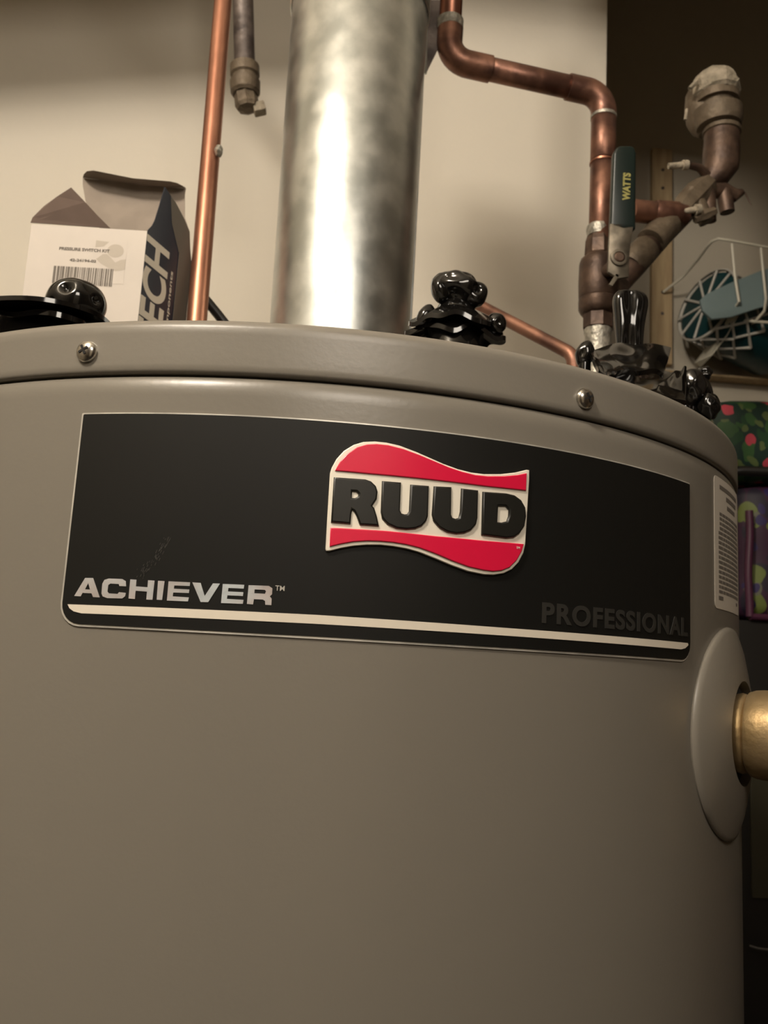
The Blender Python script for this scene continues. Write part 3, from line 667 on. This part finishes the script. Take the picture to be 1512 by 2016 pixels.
bm = quadcloth(at(1318, 742, -.14), at(1352, 722, -.13), at(1350, 792, -.15), at(1278, 778, -.17), 4*k, .002, 9.2, 3*k, .004); obj('leaf', bm, G, f4)
bm = bmesh.new(); rings(bm, Vector((qc.x, qc.y+.005, ZT-.0028)), (0, 0, 1), [(0, 42*k), (max(.01, qc.z-ZT), 30*k)], 30); obj('core', bm, G, f4)
settle(f4, (qc.x, qc.y, ZT-.003))

# ---------------------------------------------------------------- switch kit box
bx = thing('switch_kit_box', 'white cardboard parts box, open flapped, with bar code front', 'box')
Q0, Q1 = at(62, 442, .0), at(290, 454, -.006); zt = (Q0.z+Q1.z)/2; Q0.z = Q1.z = zt
sd = Vector((sin(radians(30)), cos(radians(30)), 0)); dpth = .052
Q2 = Q1+sd*dpth; Q3 = Q0+sd*dpth
zb = ZT-.0028
def panel(name, a, b, m, inward, th=.0006):
    bm = sheet([Vector((a.x, a.y, zb)), Vector((b.x, b.y, zb)), b, a], th, inward); return obj(name, bm, m, bx, False)
fp = panel('front_panel', Q0, Q1, M['card'], (0, 1, 0)); 
sp = panel('side_panel', Q1, Q2, M['cardblue'], (-1, .2, 0)); panel('back_panel', Q2, Q3, M['cardin'], (0, -1, 0)); panel('side_panel', Q3, Q0, M['card'], (1, 0, 0))
sp['label'] = 'navy printed side with large cream letters'
bm = sheet([Vector((q.x, q.y, zb)) for q in (Q0, Q1, Q2, Q3)], .0006, (0, 0, 1)); obj('bottom_panel', bm, M['card'], bx, False)
fr = (Q1-Q0).normalized(); s0 = pw(1, Q0)
# front print: positions as pixels from the front panel's top left corner
def on_front(me, x, y, o_=.0001): return place(me, Q0+fr*(x*s0)+Vector((0, 0, -y*s0)), fr, (0, 0, 1), o_)
def ftext(s, x, y, wd, ht, m=None, offset=0):
    me = flat(text=s, size=.01, ext=.00002, offset=offset); xs = [v.co.x for v in me.vertices]; ys = [v.co.y for v in me.vertices]
    for v in me.vertices: v.co.x = (v.co.x-min(xs))/(max(xs)-min(xs))*wd*s0; v.co.y = (v.co.y-min(ys))/(max(ys)-min(ys))*ht*s0
    return lk('print', on_front(me, x, y, .00028), m or M['ink'], fp, False)
lbl = lk('label', on_front(flat([rrect(0, -96*s0, 148*s0, 0, .0006)], ext=.00002), 44, 18), M['card'], fp, False)
# grey watermark
cir = [(20*cos(t*pi/12)*s0*.82, 17*sin(t*pi/12)*s0*.82) for t in range(24)]
lk('print', on_front(flat([cir], ext=.00001), 170, 46, .00018), M['grey'], fp, False)
lk('print', on_front(flat([[(x*s0, -y*s0) for x, y in [(0, 3), (12, -8), (20, -9), (30, 0), (38, 8), (48, 2), (58, 0), (58, 22), (40, 26), (25, 20), (10, 12)]]], ext=.00001), 134, 62, .00018), M['grey'], fp, False)
lk('print', on_front(flat([[(x*s0, -y*s0) for x, y in [(0, 0), (26, 2), (16, 12), (0, 15)]]], ext=.00001), 130, 26, .00018), M['grey'], fp, False)
ftext('PRESSURE SWITCH KIT', 60, 50.5, 99, 6.5, offset=.0004); ftext('42-24194-02', 83, 73, 52, 6, offset=.0004); ftext('Pressure Switch Kit', 60, 134, 92, 6.5)
bars = []; x = 0; random.seed(11)
while x < 118:
    w_ = random.choice((1.5, 2.3, 3.4, 4.8)); bars.append([(x*s0, 0), (min(x+w_, 121)*s0, 0), (min(x+w_, 121)*s0, -36*s0), (x*s0, -36*s0)]); x += w_+random.choice((1.1, 1.5, 2.1))
lk('bar_code', on_front(flat(bars, ext=.00002), 54, 84, .00028), M['ink'], fp, False)
# side print, reading upwards
def side_text(s, u0, v0, wd, ht, offset, shear=0, m='cardlet'):
    me = flat(text=s, size=.01, ext=.00004, offset=offset, shear=shear); xs = [v.co.x for v in me.vertices]; ys = [v.co.y for v in me.vertices]
    for v in me.vertices: v.co.x = (v.co.x-min(xs))/(max(xs)-min(xs))*wd; v.co.y = (v.co.y-min(ys))/(max(ys)-min(ys))*ht
    return lk('print', place(me, Q1+sd*u0+Vector((0, 0, -v0)), (0, 0, 1), -sd, .0002), M[m], sp, False)
side_text('PROTECH', .0265, .152, .150, .0265, .0003, .12)
side_text('Quality Parts and Components', .033, .150, .132, .0038, .0001, .1)
gp = bmesh.new()
P_ = [Q1+sd*.0365-Vector((0, 0, .0)), Q2-Vector((0, 0, .0)), Q2-Vector((0, 0, zt-zb)), Q1+sd*.0365-Vector((0, 0, zt-zb))]
obj('grey_band', sheet([p+Vector((.0004, 0, 0)) for p in P_], .0002, (1, -.5, 0)), M['greyink'] if False else mat('band_grey', (.12, .105, .085), .6), sp, False)
# flaps
def flap(name, pts, m, nrm=(0, 1, 0), th=.0006): return obj(name, sheet([at(*p) for p in pts], th, nrm), m, bx, False)
flap('side_flap', [(60, 438, .001), (64, 428, .003), (86, 406, .012), (112, 387, .018), (140, 369, .024), (168, 398, .030), (192, 424, .036), (217, 449, .042)], M['cardbrown'])
sn = Vector((sd.y, -sd.x, 0))
def on_side(x, y):
    d = raydir(x, y); return CAM+d*((Q1-CAM).dot(sn)/d.dot(sn))
fl = [Q1]+[on_side(*p) for p in ((300, 444), (305, 434), (314, 405), (325, 368), (345, 398), (362, 430), (373, 456), (374, 490))]+[Q2]
sf = obj('side_flap', sheet(fl, .0006, -sn), M['cardblue'], bx, False)
obj('grey_band', sheet([p+sn*.0002 for p in [Q1+sd*.0365]+[on_side(*p) for p in ((338, 440), (336, 386), (345, 398), (362, 430), (373, 456), (374, 490))]+[Q2]], .0001, sn), bpy.data.materials['band_grey'], sf, False)
# back lid flap with curled tuck tab
bm = bmesh.new(); rows = [[(198, 452, .050), (300, 456, .046), (372, 452, .046)], [(178, 425, .050), (305, 435, .047), (364, 428, .047)], [(168, 395, .052), (300, 405, .050), (364, 400, .049)], [(163, 365, .053), (290, 378, .051), (364, 382, .050)], [(163, 350, .052), (285, 366, .050), (366, 371, .049)]]
def skin(rows, th):
    bm = bmesh.new(); N = 12; g = []; h = []
    for row in rows:
        P = [at(*p) for p in row]; ra = []; rb = []
        for i in range(N+1):
            t = i/N*2; q = P[0].lerp(P[1], t) if t <= 1 else P[1].lerp(P[2], t-1)
            ra.append(bm.verts.new(q)); rb.append(bm.verts.new(q+Vector((0, th, 0))))
        g.append(ra); h.append(rb)
    for i in range(len(g)-1):
        for j in range(N):
            bm.faces.new((g[i][j], g[i+1][j], g[i+1][j+1], g[i][j+1])); bm.faces.new((h[i][j], h[i][j+1], h[i+1][j+1], h[i+1][j]))
    for i in range(len(g)-1):
        bm.faces.new((g[i][0], h[i][0], h[i+1][0], g[i+1][0])); bm.faces.new((g[i][N], g[i+1][N], h[i+1][N], h[i][N]))
    for j in range(N):
        bm.faces.new((g[0][j], g[0][j+1], h[0][j+1], h[0][j])); bm.faces.new((g[-1][j], h[-1][j], h[-1][j+1], g[-1][j+1]))
    return bm
obj('lid_flap', skin(rows, .0006), M['cardin'], bx)
obj('tuck_tab', skin([[(163, 349, .052), (285, 366, .050), (366, 370, .049)], [(165, 343, .046), (280, 361, .044), (360, 366, .043)], [(171, 337, .040), (270, 352, .038), (348, 360, .038)], [(184, 335.5, .037), (262, 351, .036), (335, 357, .036)]], .0006), M['cardin'], bx)
settle(bx, (Q0.x, Q0.y, zb))
# black strap seen behind the pipe foot
bm = bmesh.new(); tube(bm, [at(352, 640, .06), at(358, 590, .06), at(366, 572, .06), at(385, 572, .06), at(405, 590, .06), at(428, 618, .06), at(445, 640, .06)], .004, 12)
tag(obj('black_cable', bm, M['tub'], None), 'short black cable looping behind the foot of the copper pipe', 'cable')

# ---------------------------------------------------------------- recess: trim, shelf, basket, bags
tb = thing('drilled_wood_batten', 'narrow vertical bare wood batten with screw holes on the recess wall', 'batten')
a, b = at(1284, 500, RY-.012), at(1324, 500, RY-.012); zt_, zb_ = at(1305, 292, RY-.012).z, at(1305, 716, RY-.012).z
bm = bmesh.new(); box(bm, (a.x, RY-.012, zb_), (b.x, RY-.0005, zt_)); obj('board', bev(bm, .0008, 1), M['wood'], tb, False)
for px_, py_ in ((1305, 334), (1305, 370), (1305, 575), (1304, 617)):
    P = at(px_, py_, RY-.0125); bm = bmesh.new(); rings(bm, P, (0, 1, 0), [(-.0004, .0028), (.001, .0028)], 16); obj('screw_hole', bm, M['iron'], tb, False)
settle(tb, ((a.x+b.x)/2, RY-.006, zb_))
P = at(1270, 716, RY-.05)
sh = thing('ledge_shelf', 'narrow painted ledge running along the recess wall under the basket', 'shelf')
bm = bmesh.new(); box(bm, (ex+.001, RY-.03, P.z-.004), (1.29, RY-.0005, P.z)); obj('board', bev(bm, .001, 1), M['wood'], sh, False)
settle(sh, (ex+.4, RY, P.z-.012))

bk = thing('wire_basket', 'white coated wire basket hanging on the recess wall', 'basket')
def wire(pts, r=.0022): bm = bmesh.new(); tube(bm, [at(*p) for p in pts], r, 10); return obj('wire', bm, M['wire'], bk)
wire([(1306, 575, RY-.016), (1345, 545, .735), (1375, 510, .68), (1392, 486, .64), (1402, 475, .625), (1414, 470, .615), (1440, 474, .61), (1512, 487, .61), (1640, 508, .61)])
wire([(1441, 480, .61), (1447, 545, .61), (1455, 594, .612), (1443, 612, .63), (1425, 628, .66), (1375, 640, .74)])
wire([(1498, 488, .61), (1503, 540, .61), (1508, 588, .612), (1505, 612, .62), (1488, 632, .635), (1440, 660, .74)])
wire([(1565, 497, .61), (1570, 600, .612), (1550, 640, .64), (1500, 668, .74)])
wire([(1375, 640, .74), (1440, 629, .66), (1489, 633, .635), (1640, 645, .635)])
bm = bmesh.new(); a_ = [at(1448, 612, .63), at(1425, 655, .66), at(1400, 685, .70), at(1374, 716, .74)]
bt = sheet([at(1440, 615, .63), at(1455, 620, .63), at(1432, 662, .66), at(1402, 700, .70), at(1380, 722, .742), at(1368, 714, .742), at(1392, 682, .70), at(1418, 652, .66)], .003, (0, 1, 0)); obj('support_strap', bev(bt, .0005, 1), M['wire'], bk, False)
settle(bk, at(1400, 640, .74))

tl = thing('teal_tub', 'teal and white latticed tub lying tilted in the wire basket', 'tub')
c_ = at(1390, 600, .685); d_ = (at(1520, 560, .66)-c_).normalized(); k = pw(1, c_)
d_ = Vector((.90, .33, -.22)).normalized()
xx = Vector((0, 0, 1))-d_*d_.z; xx.normalize(); yy = d_.cross(xx)
bm = bmesh.new(); rings(bm, c_, d_, [(0, 60*k), (.004, 70*k), (.02, 74*k), (.15, 72*k)], 48); obj('wall', bm, M['teal'], tl)
bm = bmesh.new(); rings(bm, c_, d_, [(-.0015, 73*k), (.0, 76*k), (.003, 76*k), (.0045, 73*k)], 48, cap=False); obj('rim', bm, M['white'], tl)
bm = bmesh.new()
for i in range(10):
    t = 2*pi*i/10+.2; o1 = xx*cos(t)+yy*sin(t); tube(bm, [c_-d_*.002+o1*10*k, c_-d_*.001+o1*72*k], 2.6*k, 8)
obj('end_lattice', bm, M['white'], tl)
bm = bmesh.new()
for i in range(12):
    t = 2*pi*i/12; o1 = xx*cos(t)+yy*sin(t); t2 = t+.5; o2 = xx*cos(t2)+yy*sin(t2)
    tube(bm, [c_+d_*.003+o1*75*k, c_+d_*.04+o2*76*k, c_+d_*.078+o1*75*k], 3*k, 8)
    tube(bm, [c_+d_*.003+o1*75*k, c_+d_*.04+(xx*cos(t-.5)+yy*sin(t-.5))*76*k, c_+d_*.078+o1*75*k], 3*k, 8)
obj('side_lattice', bm, M['white'], tl)
pt = [at(x, y, .62) for x, y in ((1379, 590), (1392, 578), (1440, 556), (1500, 532), (1560, 515), (1560, 592), (1500, 604), (1440, 624), (1402, 628), (1384, 612))]
obj('label_panel', bev(sheet(pt, .006, (0, 1, 0)), .001, 2), M['panel'], tl)
settle(tl, c_-xx*70*k)

# stacked bags on a black cabinet
cb = thing('black_cabinet', 'tall dark cabinet in the recess behind the heater', 'cabinet')
cy0 = .36; cx0 = at(1452, 1216, cy0).x-.03; cz = at(1490, 1222, cy0).z
bm = bmesh.new(); box(bm, (cx0, cy0, 0), (cx0+.5, RY-.02, cz)); obj('carcass', bev(bm, .003, 2), M['tub'], cb)
e0 = at(1478, 1520, cy0-.004); e1 = at(1560, 1772, cy0-.004)
bm = bmesh.new(); box(bm, (e0.x, cy0-.004, e1.z), (cx0+.44, cy0+.001, e0.z)); obj('front_panel', bev(bm, .001, 1), M['olive'], cb)
bm = bmesh.new(); tube(bm, [at(1476, 1862, cy0-.012), at(1492, 1867, cy0-.014), at(1515, 1870, cy0-.016), at(1560, 1870, cy0-.012)], .0012, 8); obj('handle', bm, M['wire'] if False else mat('dull_handle', (.12, .11, .10), .4), cb)
settle(cb, (cx0+.25, cy0+.2, 0))
def pillow(name, lo, hi, m, parent, r=.02, seed=1, amp=.004):
    bm = bmesh.new(); box(bm, lo, hi); bmesh.ops.subdivide_edges(bm, edges=bm.edges, cuts=9, use_grid_fill=True)
    cen = (Vector(lo)+Vector(hi))/2; hf = (Vector(hi)-Vector(lo))/2
    for v in bm.verts:
        q = v.co-cen; q2 = Vector([math.copysign(max(abs(q[i])-(hf[i]-r), 0), q[i]) for i in range(3)])
        core = Vector([max(-hf[i]+r, min(hf[i]-r, q[i])) for i in range(3)])
        if q2.length > r: q2 = q2.normalized()*r
        v.co = cen+core+q2
        if v.co.z > lo[2]+.01: v.co += Vector((1, 1, 1))*amp*noise.noise(v.co*22+Vector((seed, 0, 0)))
    return obj(name, bm, m, parent, autos=80)
pz0, pz1 = cz, at(1490, 934, .36).z; pxl = at(1459, 1100, .36).x
pb = thing('purple_bag', 'purple zip bag with yellow-green pattern under the green bag', 'bag')
pillow('bag_body', (pxl+.002, .362, pz0+.001), (pxl+.36, .60, pz1-.008), M['purplefab'], pb, .018, 3, .003)
bm = bmesh.new(); e_ = [Vector((at(1474, 1000+i*27, .358).x+.001*sin(i), .357, z_)) for i, z_ in enumerate([pz1-.045-(pz1-.045-pz0-.004)*j/8 for j in range(9)])]
tube(bm, e_, .0045, 12); obj('piping', bm, M['purple'], pb)
bm = bmesh.new(); tube(bm, [e_[-1], e_[-1]+Vector((.3, 0, 0))], .004, 12); obj('piping', bm, M['purple'], pb)
settle(pb, (pxl+.18, .48, pz0))
gz0 = pz1-.006; gz1 = at(1500, 778, .37).z
gb = thing('green_floral_bag', 'green floral fabric bag with pink blossoms behind the lid edge', 'bag')
pillow('bag_body', (pxl-.032, .37, gz0+.006), (pxl+.36, .62, gz1), M['floral'], gb, .03, 5, .008)
bm = bmesh.new(); tube(bm, [(pxl-.03, .372, gz0+.006), (pxl+.0, .356, gz0+.008), (pxl+.36, .356, gz0+.02)], .006, 12); obj('black_trim', bm, M['tub'], gb)
settle(gb, (pxl+.15, .48, gz0))
